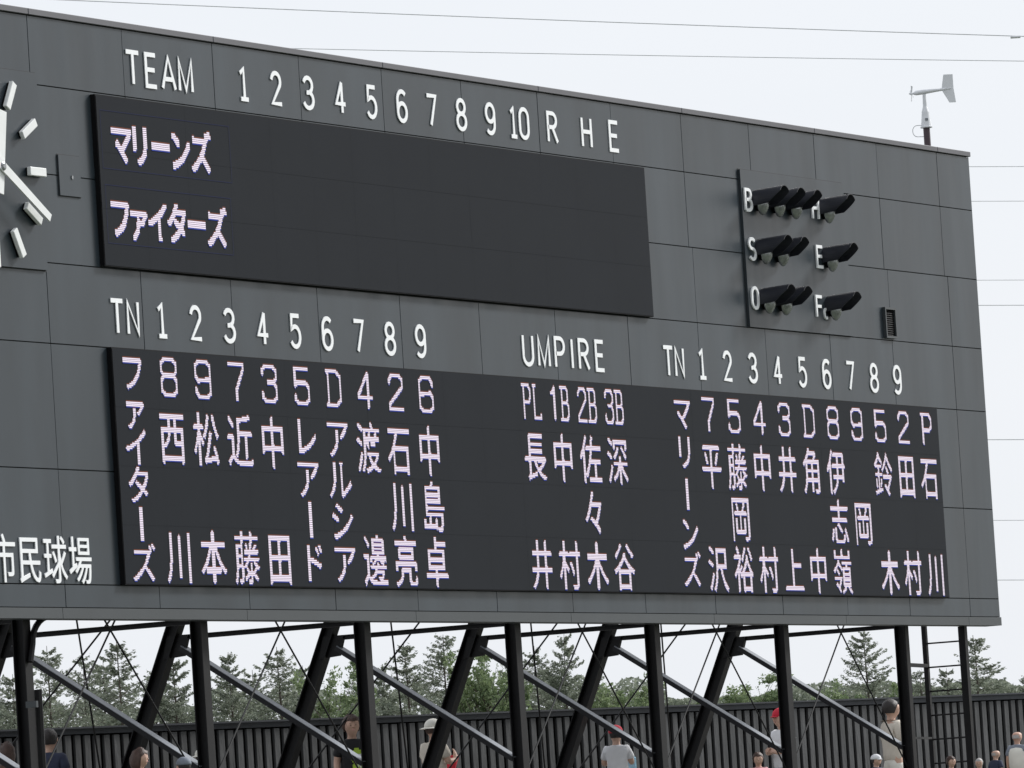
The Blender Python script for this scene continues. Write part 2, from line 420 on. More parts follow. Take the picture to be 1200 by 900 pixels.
for ch, x, z in (('B', 17.86, 8.80), ('S', 17.88, 8.15), ('O', 17.87, 7.50), ('H', 19.91, 8.80), ('E', 19.94, 8.15), ('F', 19.82, 7.47)):
    raised(ch, x-.09, z, .225, .315, .042, depth=.02, base=-.036)
raised('c', 20.00-.06, 7.385, .14, .16, .034, depth=.02, base=-.036)
# ballpark name in raised characters
def kanji_raised(ch, x, z, w_, h_):
    cu = bpy.data.curves.new('raised_character', 'FONT'); cu.body = ch; cu.size = 1; cu.extrude = .006; cu.offset = .004; cu.resolution_u = 4
    tmp = bpy.data.objects.new('tmp', cu); COL.objects.link(tmp)
    dg = bpy.context.evaluated_depsgraph_get(); me = bpy.data.meshes.new_from_object(tmp.evaluated_get(dg))
    bpy.data.objects.remove(tmp); bpy.data.curves.remove(cu)
    me.name = 'raised_character'
    vs = [(x + (v.co.x-.5)*w_, -.012+(-v.co.z)*1.0, z + (v.co.y-.355)*h_) for v in me.vertices]
    for v, c in zip(me.vertices, vs): v.co = c
    me.materials.clear(); me.materials.append(M['white'])
    link('raised_character', me, SB)
for ch, x in zip('帯広の森市民球場', [-3.88, -3.35, -2.82, -2.29, -1.10, -.58, -.06, .46][:8]):
    if ch in '市民球場': kanji_raised(ch, x+DX, 3.835, .50, .56)

# ------------------------------------------------------------------ LED screens
def screen(a, b, c, d, prot, nm='led_screen'):
    MBx = MB(); MBx.box(a, b, -prot, -.004, c, d)
    s = MBx.build(nm, M['black'], SB)
    # lit face: sunk 3 mm into the casing rim, with the faint joints of its cabinets
    f = MB(); nx = round((b-a)/.96); nz = round((d-c)/.66)
    dx = (b-a-.02)/nx; dz = (d-c-.02)/nz
    for i in range(nx):
        for j in range(nz):
            e = rnd.uniform(0, .0008)
            x = a+.01+i*dx; z = c+.01+j*dz; y = -prot-.0035-e
            f.add([(x+.001,y,z+.001),(x+dx-.001,y,z+.001),(x+dx-.001,y,z+dz-.001),(x+.001,y,z+dz-.001)], [(0,1,2,3)])
    f.build('screen_face', M['screen'], s)
    return s
PR = .064
scrA = screen(*SA, PR); scrB = screen(*SBX, PR)
YL = -PR-.0085
def lit(bits, nx, x, z, w_, h_, parent):
    """bits: list of rows (ints); centre x, z; size w_, h_"""
    ny = len(bits); px = w_/nx; pz = h_/ny; mb = MB(); x0 = x-w_/2; z1 = z+h_/2
    def on(r, c): return 0 <= r < ny and 0 <= c < nx and (bits[r] >> (nx-1-c)) & 1
    def q(xa, xb, za, zb, mi, y=YL): mb.add([(xa,y,za),(xb,y,za),(xb,y,zb),(xa,y,zb)], [(0,1,2,3)], mi)
    for r in range(ny):
        c = 0
        while c < nx:
            if not on(r, c): c += 1; continue
            e = c
            while e < nx and on(r, e): e += 1
            zt = z1-r*pz
            q(x0+c*px, x0+e*px-px*.12, zt-pz*.93, zt-pz*.16, 0)
            c = e
        for side, mi in ((-1, 1), (1, 2)):          # red dots sit above, blue dots below in every cluster
            c = 0
            while c < nx:
                if on(r, c) and not on(r+side, c):
                    e = c
                    while e < nx and on(r, e) and not on(r+side, e): e += 1
                    zt = z1-r*pz
                    if mi == 1: q(x0+c*px, x0+e*px, zt+pz*.05, zt+pz*.5, 1)
                    else: q(x0+c*px, x0+e*px, zt-pz*1.65, zt-pz*1.02, 2)
                    c = e
                else: c += 1
    return mb.build('lit_character', [M['ledw'], M['ledr'], M['ledb']], parent)
def ras(strokes, nx, ny, th=1.15):
    rows_ = []
    segs = []
    for st in strokes:
        for a, b in zip(st, st[1:]): segs.append((a[0]*(nx-2.2)+1.1, a[1]*(ny-2.2)+1.1, b[0]*(nx-2.2)+1.1, b[1]*(ny-2.2)+1.1))
    for r in range(ny):
        v = 0
        for c in range(nx):
            px, py = c+.5, ny-r-.5; on = 0
            for ax, ay, bx_, by in segs:
                dx, dy = bx_-ax, by-ay; l = dx*dx+dy*dy
                t = max(0, min(1, ((px-ax)*dx+(py-ay)*dy)/l)) if l else 0
                if (ax+t*dx-px)**2+(ay+t*dy-py)**2 < th*th: on = 1; break
            v = v*2+on
        rows_.append(v)
    return rows_
OCT = {
 '8': [[(.2,1),(.8,1),(1,.88),(1,.66),(.85,.54),(.15,.54),(0,.66),(0,.88),(.2,1)],[(.15,.54),(0,.42),(0,.12),(.2,0),(.8,0),(1,.12),(1,.42),(.85,.54)]],
 '9': [[(1,.5),(.15,.46),(0,.58),(0,.88),(.2,1),(.8,1),(1,.88),(1,.12),(.8,0),(.2,0),(.02,.12),(.02,.22)]],
 '6': [[(0,.5),(.85,.54),(1,.42),(1,.12),(.8,0),(.2,0),(0,.12),(0,.88),(.2,1),(.8,1),(.98,.88),(.98,.78)]],
 '7': [[(0,1),(1,1),(1,.86),(.5,.28),(.5,0)]],
 '3': [[(.02,.8),(.02,.9),(.2,1),(.8,1),(1,.88),(1,.66),(.8,.54),(.4,.54)],[(.8,.54),(1,.4),(1,.12),(.8,0),(.2,0),(.02,.1),(.02,.22)]],
 '5': [[(.95,1),(.02,1),(.02,.5),(.2,.6),(.8,.6),(1,.46),(1,.12),(.8,0),(.2,0),(.02,.1),(.02,.2)]],
 '2': [[(.02,.8),(.02,.88),(.2,1),(.8,1),(1,.88),(1,.66),(0,.14),(0,0),(1,0)]],
 '4': [[(.72,0),(.72,1),(0,.36),(0,.28),(1,.28)]],
 'D': [[(0,0),(.12,.03),(.12,.97),(0,1),(.7,1),(1,.84),(1,.16),(.7,0),(0,0)]],
 'P': [[(0,1),(.8,1),(1,.86),(1,.6),(.8,.46),(.16,.46)],[(.16,1),(.16,0)]],
 'L': [[(.2,1),(.2,0),(1,0),(1,.08)],[(.05,1),(.38,1)]],
 'B': [[(0,1),(.75,1),(.95,.86),(.95,.66),(.75,.54),(.16,.54)],[(.75,.54),(1,.42),(1,.12),(.8,0),(0,0)],[(.16,1),(.16,0)]],
 '1': [[(.1,.82),(.3,.84),(.5,1),(.5,0)]],
}
SX = -.125                      # sideways shift between the wall and the proud screen face, seen from the stand
P = .0188
def dig(ch, x, z=5.925, w_=.36, h_=.44, th=1.32, parent=None):
    nx = max(6, round(w_/P)); ny = round(h_/P)
    lit(ras(OCT[ch], nx, ny, th), nx, x+SX, z, w_, h_, parent or scrB)
def kan(ch, x, z, w_=.60, h_=.64, parent=None):
    b, n = glyph('name', ch); lit(b, n, x+SX, z, w_, h_, parent or scrB)
def kana(ch, x, z, w_=.56, h_=.47, parent=None):
    if ch == '|':
        lit([7]*19, 3, x+SX, z, .075, h_*.80, parent or scrB); return
    b, n = glyph('small', ch); lit(b, n, x+SX, z, w_, h_, parent or scrB)
# left team
for ch, z in zip('ファイタ|ズ', [5.955, 5.54, 5.12, 4.70, 4.26, 3.825]): kana(ch, 1.81, z)
XL = [2.595+.7525*k for k in range(9)]
for ch, x in zip('89735D426', XL): dig(ch, x)
RZ = (5.245, 4.575, 3.91)
names = ['西 川', '松 本', '近 藤', '中 田', 'レア|ド', 'アルシア', '渡 邊', '石川亮', '中島卓']
def column(nm, x):
    if len(nm) == 4:
        for ch, z in zip(nm, [5.34, 4.855, 4.37, 3.875]): kana(ch, x+.02, z, .60, .52)
    else:
        for ch, z in zip(nm, RZ):
            if ch != ' ': kan(ch, x, z)
for nm, x in zip(names, XL): column(nm, x)
# umpires
XU = [11.33, 12.075, 12.82, 13.56]
for s, x in zip(['PL', '1B', '2B', '3B'], XU):
    dig(s[0], x-.14, 5.925, .24, .44, 1.12); dig(s[1], x+.13, 5.925, .24, .44, 1.12)
for nm, x in zip(['長 井', '中 村', '佐々木', '深 谷'], XU): column(nm, x)
# right team
for ch, z in zip('マリ|ンズ', [5.915, 5.41, 4.86, 4.36, 3.89]): kana(ch, 15.47, z, .56, .50)
XR = [16.23+.7525*k for k in range(10)]
for ch, x in zip('7543D8952P', XR): dig(ch, x, 5.91)
for nm, x in zip(['平 沢', '藤岡裕', '中 村', '井 上', '角 中', '伊志嶺', ' 岡 ', '鈴 木', '田 村', '石 川'], XR): column(nm, x)
# line score: team names and the faint boxes round them
for word, xs, z, hh in (('マリーンズ', (1.86, 2.26, 2.72, 3.14, 3.60), 8.535, .52), ('ファイターズ', (1.74, 2.13, 2.56, 2.98, 3.42, 3.86), 7.69, .50)):
    for ch, x in zip(word, xs):
        if ch == 'ー': lit([2**22-1]*4, 22, x+SX, z+.0, .40, .085, scrA)
        else:
            b, n = glyph('bold', ch); lit(b, n, x+SX, z, .50, hh, scrA)
def frame_line(x0, x1, z0, z1, parent):
    mb = MB(); t = .004; y = YL
    for a, b, c, d in ((x0, x1, z0, z0+t), (x0, x1, z1-t, z1), (x0, x0+t, z0+t, z1-t), (x1-t, x1, z0+t, z1-t)):
        mb.add([(a,y,c),(b,y,c),(b,y,d),(a,y,d)], [(0,1,2,3)])
    mb.build('lit_outline', M['ledline'], parent)
frame_line(1.44+SX, 4.28+SX, 8.215, 8.87, scrA); frame_line(1.46+SX, 4.22+SX, 7.38, 8.035, scrA)

# ------------------------------------------------------------------ clock on the board
ck = empty('clock', (-.985, -.03, 8.10)); ck.parent = SB; ck.matrix_parent_inverse = Matrix.Translation(-SB.location)
CX, CZ, CRD = -.985, 8.085, .93
def rotbox(mb, cx, cz, ang, r0, r1, wd, y0, y1, mi=0, taper=1.0):
    d = Vector((math.sin(ang), 0, math.cos(ang))); s_ = Vector((math.cos(ang), 0, -math.sin(ang))); c = Vector((cx, 0, cz))
    vs = []
    for y in (y0, y1):
        for rr, ww in ((r0, wd), (r1, wd*taper)):
            for sg in (-1, 1):
                p = c+d*rr+s_*sg*ww/2; vs.append((p.x, y, p.z))
    mb.add(vs, [(0,1,3,2),(4,6,7,5),(0,4,5,1),(2,3,7,6),(0,2,6,4),(1,5,7,3)], mi)
for hno in range(12):
    m_ = MB(); rotbox(m_, CX-.05, CZ, R(30*hno), CRD-.165, CRD+.165, .095, -.105, -.055)
    mk = m_.build('hour_mark', M['clockw'], ck, bevel=.006)
    m_ = MB(); rotbox(m_, CX-.05, CZ, R(30*hno), CRD-.15, CRD+.15, .085, -.054, -.031); m_.build('standoff', M['black'], mk)
m_ = MB(); rotbox(m_, CX, CZ, R(10), -.30, .62, .15, -.176, -.160, taper=.9); m_.build('hour_hand', M['clockw'], ck)
m_ = MB(); rotbox(m_, CX, CZ, R(119.5), -.28, 1.05, .115, -.205, -.186, taper=.75); m_.build('minute_hand', M['clockw'], ck)
MB().lathe([(0,.05),(.18,.05),(.19,.03)], (CX, -.031, CZ), (0,-1,0), 14).build('spindle', M['lens'], ck)

# ------------------------------------------------------------------ signal lamps
def signal_lamp(xc, zc):
    root = empty('signal_lamp', (xc, -.034, zc)); root.parent = SB; root.matrix_parent_inverse = Matrix.Translation(-SB.location)
    # tunnel hood: open underneath, top longer than the sides
    n = 20; r = .165; st = [0, .10, .20, .30, .42]
    vs = []; fs = []
    for shell, rr in ((0, r), (1, r-.008)):
        for k in range(n+1):
            th = R(-22 + (180+44)*k/n)            # angle over the top
            sx, sz = math.cos(th), math.sin(th)
            ln = .235 + .185*max(0, min(1, (sz+.38)/.9))
            for j in range(5):
                vs.append((xc+rr*sx, -.034-ln*j/4-.0, zc+.02+rr*sz*1.0+.02*j/4))
    m = 5*(n+1)
    for sh in (0, 1):
        for k in range(n):
            for j in range(4):
                a = sh*m+k*5+j; q = (a, a+1, a+6, a+5); fs.append(q if sh == 0 else q[::-1])
    for k in range(n): a = k*5+4; fs.append((a, a+m, a+m+5, a+5))
    for k in (0, n):
        for j in range(4): a = k*5+j; fs.append((a, a+1, a+1+m, a+m))
    mb = MB().add(vs, fs); mb.build('hood', M['hood'], root)
    MB().lathe([(0,.10),(.05,.11),(.07,.14)], (xc, -.035, zc), (0,-1,0), 16).build('housing', M['black'], root)
    MB().lathe([(0,.148),(.012,.150),(.03,.135),(.055,.10),(.075,.055),(.083,.01)], (xc, -.108, zc-.012), (0,-1,-.06), 20).build('lens', M['lens'], root, smooth=True)
LX = -.27
for z, xs in ((8.82, (18.32, 18.83, 19.34)), (8.165, (18.33, 18.84)), (7.51, (18.33, 18.84))):
    for x in xs: signal_lamp(x+LX, z-.05)
for z in (8.82, 8.165, 7.505): signal_lamp(20.37+LX, z-.05)

# ------------------------------------------------------------------ steel frame
PX = [-.33+3.8*k for k in range(7)]
GZ = .56
posts = []
for k, x in enumerate(PX):
    mb = MB().beam((x,.325,GZ+.02), (x,.325,9.6), .15, .15, shape='H', side=Vector((1,0,0)), t=.014)
    p_ = mb.build('post', M['steel'], SB); posts.append(p_)
    MB().box(x-.17, x+.17, .16, .50, GZ, GZ+.025).build('base_plate', M['steel'], p_)
def leg_y(z): return 2.86+.45*(3.4-z)
legs = []
for k, x in enumerate(PX):
    a = (x, leg_y(GZ+.02), GZ+.02); b = (x, leg_y(8.6), 8.6)
    l = MB().beam(a, b, .15, .165, shape='H', side=Vector((1,0,0)), t=.014).build('raking_leg', M['steel'], SB)
    MB().box(x-.17, x+.17, leg_y(GZ)-.2, leg_y(GZ)+.2, GZ, GZ+.025).build('base_plate', M['steel'], l)
    # gusset plate under the node of the leg
    g = MB(); q4 = [(2.99, 3.245), (2.69, 3.245), (2.775, 2.99), (3.06, 2.97)]
    g.add([(x+sx, y_, z_) for sx in (-.03, .03) for y_, z_ in q4], [(0,1,2,3),(7,6,5,4),(0,4,5,1),(1,5,6,2),(2,6,7,3),(3,7,4,0)])
    g.build('gusset_plate', M['steel'], l)
    MB().beam((x, 2.80, 3.085), (x, .40, 1.545), .15, .055, side=Vector((1,0,0))).build('diagonal_brace', M['brace'], SB)
    MB().beam((x, 2.80-.017, 3.085+.027), (x, .40-.017, 1.545+.027), .142, .006, side=Vector((1,0,0))).build('sky_sheen_strip', M['strip'], SB)  # added pale strip: sky sheen on the brace's top face, put into colour
    MB().beam((x, 2.93, 3.215), (x, .40, 3.215), .075, .06, shape='H', side=Vector((1,0,0)), t=.01).build('tie_bar', M['steel'], SB)
MB().box(PX[0], PX[6], .405, .50, 3.66, 3.76).build('tie_beam', M['steel'], SB)
for z in (5.3, 7.3, 9.2): MB().box(PX[0]+.08, PX[6]-.08, .28, .36, z, z+.1).build('tie_beam', M['steel'], SB)
CY = .33
for k in (0, 1, 3, 4, 5):
    x0, x1 = PX[k]+.02, PX[k+1]-.02
    MB().tube([(x0,CY,4.95),(x1,CY,1.22)], .0115, 6).build('bracing_rod', M['cable'], SB)
    MB().tube([(x1,CY+.03,4.95),(x0,CY+.03,1.22)], .0115, 6).build('bracing_rod', M['cable'], SB)
for k in (1, 3, 4, 5):
    x0, x1 = PX[k]+.03, PX[k+1]-.03
    for xa, xb, o in ((x0, x1, 0), (x1, x0, .03)):
        MB().tube([(xa, leg_y(5.0)+o, 5.0), (xb, leg_y(.98)+o, .98)], .0115, 6).build('bracing_rod', M['cable'], SB)
# left post: conduits and junction box
c = MB().tube([(PX[0]+.16,.26,GZ),(PX[0]+.16,.26,2.45)], .05, 8); c.build('conduit', M['steel'], posts[0])
c = MB().tube([(PX[0]-.02,.22,2.75)]+[(PX[0]+.05+.42*(1-math.cos(t)), .22, 2.95+.30*math.sin(t)) for t in np.linspace(0, math.pi/2, 8)]+[(PX[0]+1.1,.22,3.26)], .035, 8)
c.build('conduit', M['steel'], posts[0])
MB().box(PX[0]-.14, PX[0]-.10, .10, .235, 2.25, 2.32).build('bracket', M['skirt'], posts[0])
MB().tube([(PX[6]-.13,.22,1.2),(PX[6]-.13,.22,3.2)], .014, 6).build('conduit', M['steel'], posts[6])
# ladder at the right end
la = empty('ladder', (24.12,.45,GZ)); la.parent = SB; la.matrix_parent_inverse = Matrix.Translation(-SB.location)
MB().box(24.08, 24.17, .10, .20, GZ, 3.2).build('rail', M['steel'], la)
MB().box(24.09, 24.15, .70, .765, GZ, 3.42).build('rail', M['steel'], la)
for k in range(7):
    z = 3.00-.335*k
    MB().tube([(24.12,.19,z),(24.12,.71,z)], .013, 6).build('rung', M['steel'], la)
MB().beam((PX[6]+.07,.40,2.69), (24.09,.72,2.69), .05, .05, side=Vector((0,0,1))).build('link_bar', M['steel'], la)
MB().beam((PX[6]+.07,.40,1.68), (24.09,.72,1.68), .03, .03, side=Vector((0,0,1))).build('link_bar', M['steel'], la)

# ------------------------------------------------------------------ anemometer on top
q = at_y(1087, 169, .12)
an = empty('anemometer', (q.x, .12, Z1), R(-57))
an.scale = (1.13,)*3
tag(an, 'white wind vane and propeller anemometer on a brown pole on top of the scoreboard', 'anemometer')
def bl(mb, name, m, parent=None, smooth=False):           # local coordinates
    me = mb.mesh(name, m)
    bm = bmesh.new(); bm.from_mesh(me); bmesh.ops.recalc_face_normals(bm, faces=bm.faces[:]); bm.to_mesh(me); bm.free()
    if smooth: me.shade_smooth()
    o = bpy.data.objects.new(name, me); COL.objects.link(o)
    if parent: o.parent = parent
    return o
bl(MB().tube([(0,0,0),(0,0,.25)], .042, 10), 'pole', M['pole'], an)
bl(MB().lathe([(0,.075),(.015,.076),(.02,.066),(.15,.05),(.20,.046),(.27,.026),(.42,.020)], (0,0,.25), (0,0,1), 14), 'body', M['vane'], an, False)
bl(MB().box(-.018,.018,-.069,-.060,.335,.365), 'label_plate', M['strip'], an)
bl(MB().tube([(-.13,0,.685),(-.10,0,.69),(0,0,.70),(.15,0,.712),(.34,0,.725)], [.018,.03,.032,.022,.012], 10), 'nose_tube', M['vane'], an, True)
t_ = MB().add([(.22,-.006,.715),(.255,-.006,.90),(.37,-.006,.90),(.37,-.006,.73),(.39,-.006,.55),(.31,-.006,.55),
               (.22,.006,.715),(.255,.006,.90),(.37,.006,.90),(.37,.006,.73),(.39,.006,.55),(.31,.006,.55)],
              [(0,1,2,3,4,5),(11,10,9,8,7,6)]+[(i,(i+1)%6+0,(i+1)%6+6,i+6)[::-1] for i in range(6)])
bl(t_, 'tail_fin', M['vane'], an)
hub = bl(MB().lathe([(0,.012),(.03,.02),(.06,.006)], (-.13,0,.685), (-1,0,0), 10), 'propeller_hub', M['vane'], an)
for k in range(4):
    a = R(25+90*k); d = Vector((0, math.cos(a), math.sin(a))); s_ = Vector((.35, -math.sin(a)*.8, math.cos(a)*.8)).normalized(); c0 = Vector((-.155,0,.685))
    vs = [c0+d*.015-s_*.008, c0+d*.015+s_*.008, c0+d*.10+s_*.02, c0+d*.10-s_*.014]
    vs2 = [v_+Vector((-.004,0,0)) for v_ in vs]
    bl(MB().add(vs+vs2, [(0,1,2,3),(7,6,5,4),(0,4,5,1),(1,5,6,2),(2,6,7,3),(3,7,4,0)]), 'blade', M['vane'], hub)
bl(MB().tube([(-.05,0,.285),(-.11,0,.285)]+[(-.12-.055*math.sin(t), 0, .215+.07*math.cos(t)) for t in np.linspace(0, math.pi, 9)]+[(-.03,0,.142)], .005, 6), 'cable', M['wire'], an)

# ------------------------------------------------------------------ fence
fa = Vector((13.97, 9.0)); fd = Vector((20.327, -5.2455)).normalized(); fn = Vector((-fd.y, fd.x))
FT = 2.465
fence = empty('slat_fence', (fa.x, fa.y, GZ)); tag(fence, 'long dark grey fence of upright boards with dark gaps behind the scoreboard posts', 'fence')
S0, S1 = -7.0, 31.0
def fbox(mb, s0, s1, n0, n1, z0, z1):
    vs = []
    for z in (z0, z1):
        for s_, n_ in ((s0,n0),(s1,n0),(s1,n1),(s0,n1)):
            p = fa+fd*s_+fn*n_; vs.append((p.x, p.y, z))
    mb.add(vs, [(0,3,2,1),(4,5,6,7),(0,1,5,4),(1,2,6,5),(2,3,7,6),(3,0,4,7)])
m_ = MB(); fbox(m_, S0, S1, .05, .07, .50, FT-.075); m_.build('backing_board', M['fenceback'], fence)
m_ = MB(); fbox(m_, S0, S1, -.01, .09, FT-.09, FT-.02); m_.build('top_rail', M['rail'], fence)
m_ = MB(); fbox(m_, S0, S1, -.05, .11, FT-.018, FT+.006); m_.build('cap_rail', M['rail'], fence)
NS = int((S1-S0)/.1805)
base_m = None
ang = math.atan2(fd.y, fd.x)
for i in range(NS):
    if i % 6 == 0 or base_m is None:
        mb = MB(); ww = .104+rnd.uniform(-.006, .006)
        mb.box(-ww/2, ww/2, -.045, 0, 0, FT-.105-GZ-.02)
        base_m = mb.mesh('slat', M['slat'])
    p = fa+fd*(S0+.09+i*.1805)+fn*.046
    o = bpy.data.objects.new('slat', base_m); COL.objects.link(o); o.location = (p.x+rnd.uniform(-.004,.004), p.y, GZ+.02+rnd.uniform(-.012,0)); o.rotation_euler = (0, rnd.uniform(-.004,.004), ang)
    o.parent = fence; o.matrix_parent_inverse = Matrix.Translation(-fence.location)

# ------------------------------------------------------------------ trees
def leaf(mb, c, size, d=None, rr=rnd):
    if d is None: d = Vector((rr.gauss(0,1), rr.gauss(0,1), rr.gauss(0,.6)))
    d = d.normalized() if d.length > 1e-6 else Vector((1,0,0))
    s_ = d.cross(Vector((rr.gauss(0,1), rr.gauss(0,1), rr.gauss(0,1))))
    if s_.length < 1e-6: s_ = Vector((0,0,1))
    s_ = s_.normalized()*size*rr.uniform(.16,.32); d = d*size*rr.uniform(.7,1.3)
    mb.add([c-d*.5, c+s_, c+d*.5, c-s_], [(0,1,2,3)])
def larch(h, seed, spread=.17, dens=1.0):
    rr = random.Random(seed); tk = MB(); br = MB(); fo = MB()
    lean = Vector((rr.uniform(-.02,.02), rr.uniform(-.02,.02)))
    tp = [Vector((lean.x*z+.05*math.sin(z*.7+seed), lean.y*z, z)) for z in np.linspace(0, h, 9)]
    tk.tube(tp, [max(.015, .16*(1-i/8.2)**.8) for i in range(9)], 7)
    def tpos(z):
        i = min(7, int(z/h*8)); t = z/h*8-i; return tp[i].lerp(tp[i+1], t)
    z = h*.22
    while z < h*.985:
        u = (h-z)/h; L0 = (spread*h*(u**.62)+.12)
        for b in range(rr.choice((3,4,4,5))):
            az = rr.uniform(0, 2*math.pi); L = L0*rr.uniform(.55,1.15)
            c0 = tpos(z+rr.uniform(-.12,.12) if z < h*.95 else z); dirv = Vector((math.cos(az), math.sin(az), 0))
            slope = rr.uniform(-.15,.30)+.35*(1-u)
            pts = [c0 + dirv*(L*t) + Vector((0,0, L*(slope*t - .30*t*t + .32*t*t*t))) for t in (0,.33,.66,1)]
            br.tube(pts, [.032*u+.012, .022*u+.008, .012, .004], 4, cap=False)
            nleaf = int((9+L*31)*dens)
            for i in range(nleaf):
                t = rr.uniform(.12,1.0)**.85; k = min(2, int(t*3)); p = pts[k].lerp(pts[k+1], t*3-k)
                side = Vector((-dirv.y, dirv.x, 0))*rr.gauss(0,.13)*L*(.35+.65*(1-t)+.2)
                p = p + side + Vector((0,0,rr.gauss(-.05,.05)))
                leaf(fo, p, rr.uniform(.10,.22), dirv*rr.uniform(.3,1)+Vector((rr.gauss(0,.5), rr.gauss(0,.5), rr.gauss(-.15,.35))), rr)
        z += rr.uniform(.20,.42)*(1 if u > .3 else .8)
    return tk, br, fo
def bushy(h, wd, seed, dens=1.0):
    rr = random.Random(seed); tk = MB(); br = MB(); fo = MB()
    tk.tube([(0,0,0),(.1,0,h*.3),(0,.1,h*.6),(.05,0,h*.8)], [.15,.12,.07,.03], 7)
    for i in range(46):
        az = rr.uniform(0, 2*math.pi); z0 = h*rr.uniform(.25,.75); up = rr.uniform(.3,1.3)
        rad = wd*.5*rr.uniform(.4,1.0)
        end = Vector((math.cos(az)*rad, math.sin(az)*rad, min(h*1.0, z0+rad*up+rr.uniform(0,.18)*h)))
        p0 = Vector((0,0,z0)); mid = p0.lerp(end,.5)+Vector((0,0,-.15))
        br.tube([p0, mid, end], [.05,.03,.01], 4, cap=False)
        for c_ in range(5):
            cc = p0.lerp(end, rr.uniform(.45,1.05))+Vector((rr.gauss(0,.25), rr.gauss(0,.25), rr.gauss(0,.3))); cr = rr.uniform(.22,.55)
            for k in range(int(62*dens)):
                d = Vector((rr.gauss(0,1), rr.gauss(0,1), rr.gauss(0,.8))); d = d.normalized()*cr*rr.random()**.45
                leaf(fo, cc+d, rr.uniform(.14,.30), None, rr)
    for i in range(7):      # thin shoots above the crown
        az = rr.uniform(0,2*math.pi); r_ = wd*.28*rr.random(); b0 = Vector((math.cos(az)*r_, math.sin(az)*r_, h*.85)); e = b0+Vector((rr.gauss(0,.12), rr.gauss(0,.12), rr.uniform(.4,1.3)))
        br.tube([b0, e], [.015,.004], 4, cap=False)
        for k in range(26): leaf(fo, b0.lerp(e, rr.random())+Vector((rr.gauss(0,.07), rr.gauss(0,.07), 0)), rr.uniform(.08,.16), None, rr)
    return tk, br, fo
def undergrowth():
    rr = random.Random(99); fo = MB()
    for i in range(27000):
        px = rr.uniform(-60, 1260); base = 862-.037*px
        nh = 33+26*noise.noise(Vector((px*.013, 3.1, 0)))+16*noise.noise(Vector((px*.045, 7.7, 0)))
        if px > 780: nh *= .55
        py = base-max(2, nh)*(rr.random()**.75)-0
        p = at_dist(px, py, 297+rr.uniform(-3,3)); leaf(fo, p, rr.uniform(.12,.30), None, rr)
    for i in range(9000):
        px = rr.uniform(-60, 1260); p = at_dist(px, 862-.037*px+rr.uniform(0, 90), 297+rr.uniform(-3,3)); p.z = max(p.z, .6); leaf(fo, p, rr.uniform(.3,.6), None, rr)
    o = fo.build('undergrowth', M['larch']); tag(o, 'low leafy undergrowth filling the foot of the tree row beyond the fence', 'undergrowth', kind='stuff')
undergrowth()
protos = {}
def tree_meshes(kind, v):
    if (kind, v) not in protos:
        if kind == 'larch': t = larch(14.0, 11+v*7, spread=[.26,.31,.24][v], dens=[1.0,.85,1.15][v]); ms = M['larch']
        elif kind == 'dense': t = larch(14.0, 71+v*5, spread=.30, dens=2.0); ms = M['larch']
        else: t = bushy(11.0, 5.6, 31+v*3); ms = M['bush']
        protos[(kind, v)] = (t[0].mesh('trunk', M['bark']), t[1].mesh('branches', M['bark']), t[2].mesh('foliage', ms), 14.0 if kind != 'bush' else 11.8)
    return protos[(kind, v)]
DT = 285.0
def tree(px, top, kind, v, label, wsc=1.0, D=DT):
    tm, bm_, fm, h0 = tree_meshes(kind, v)
    p = at_dist(px, top, D); gz = .5; h = p.z-gz
    root = empty('larch_tree' if kind != 'bush' else 'leafy_tree', (p.x, p.y, gz), rnd.uniform(0, 6.28))
    s_ = h/h0; root.scale = (s_*wsc, s_*wsc, s_)
    tag(root, label, 'tree', 'trees in the row beyond the fence')
    for nm, me in (('trunk', tm), ('branches', bm_), ('foliage', fm)):
        o = bpy.data.objects.new(nm, me); COL.objects.link(o); o.parent = root
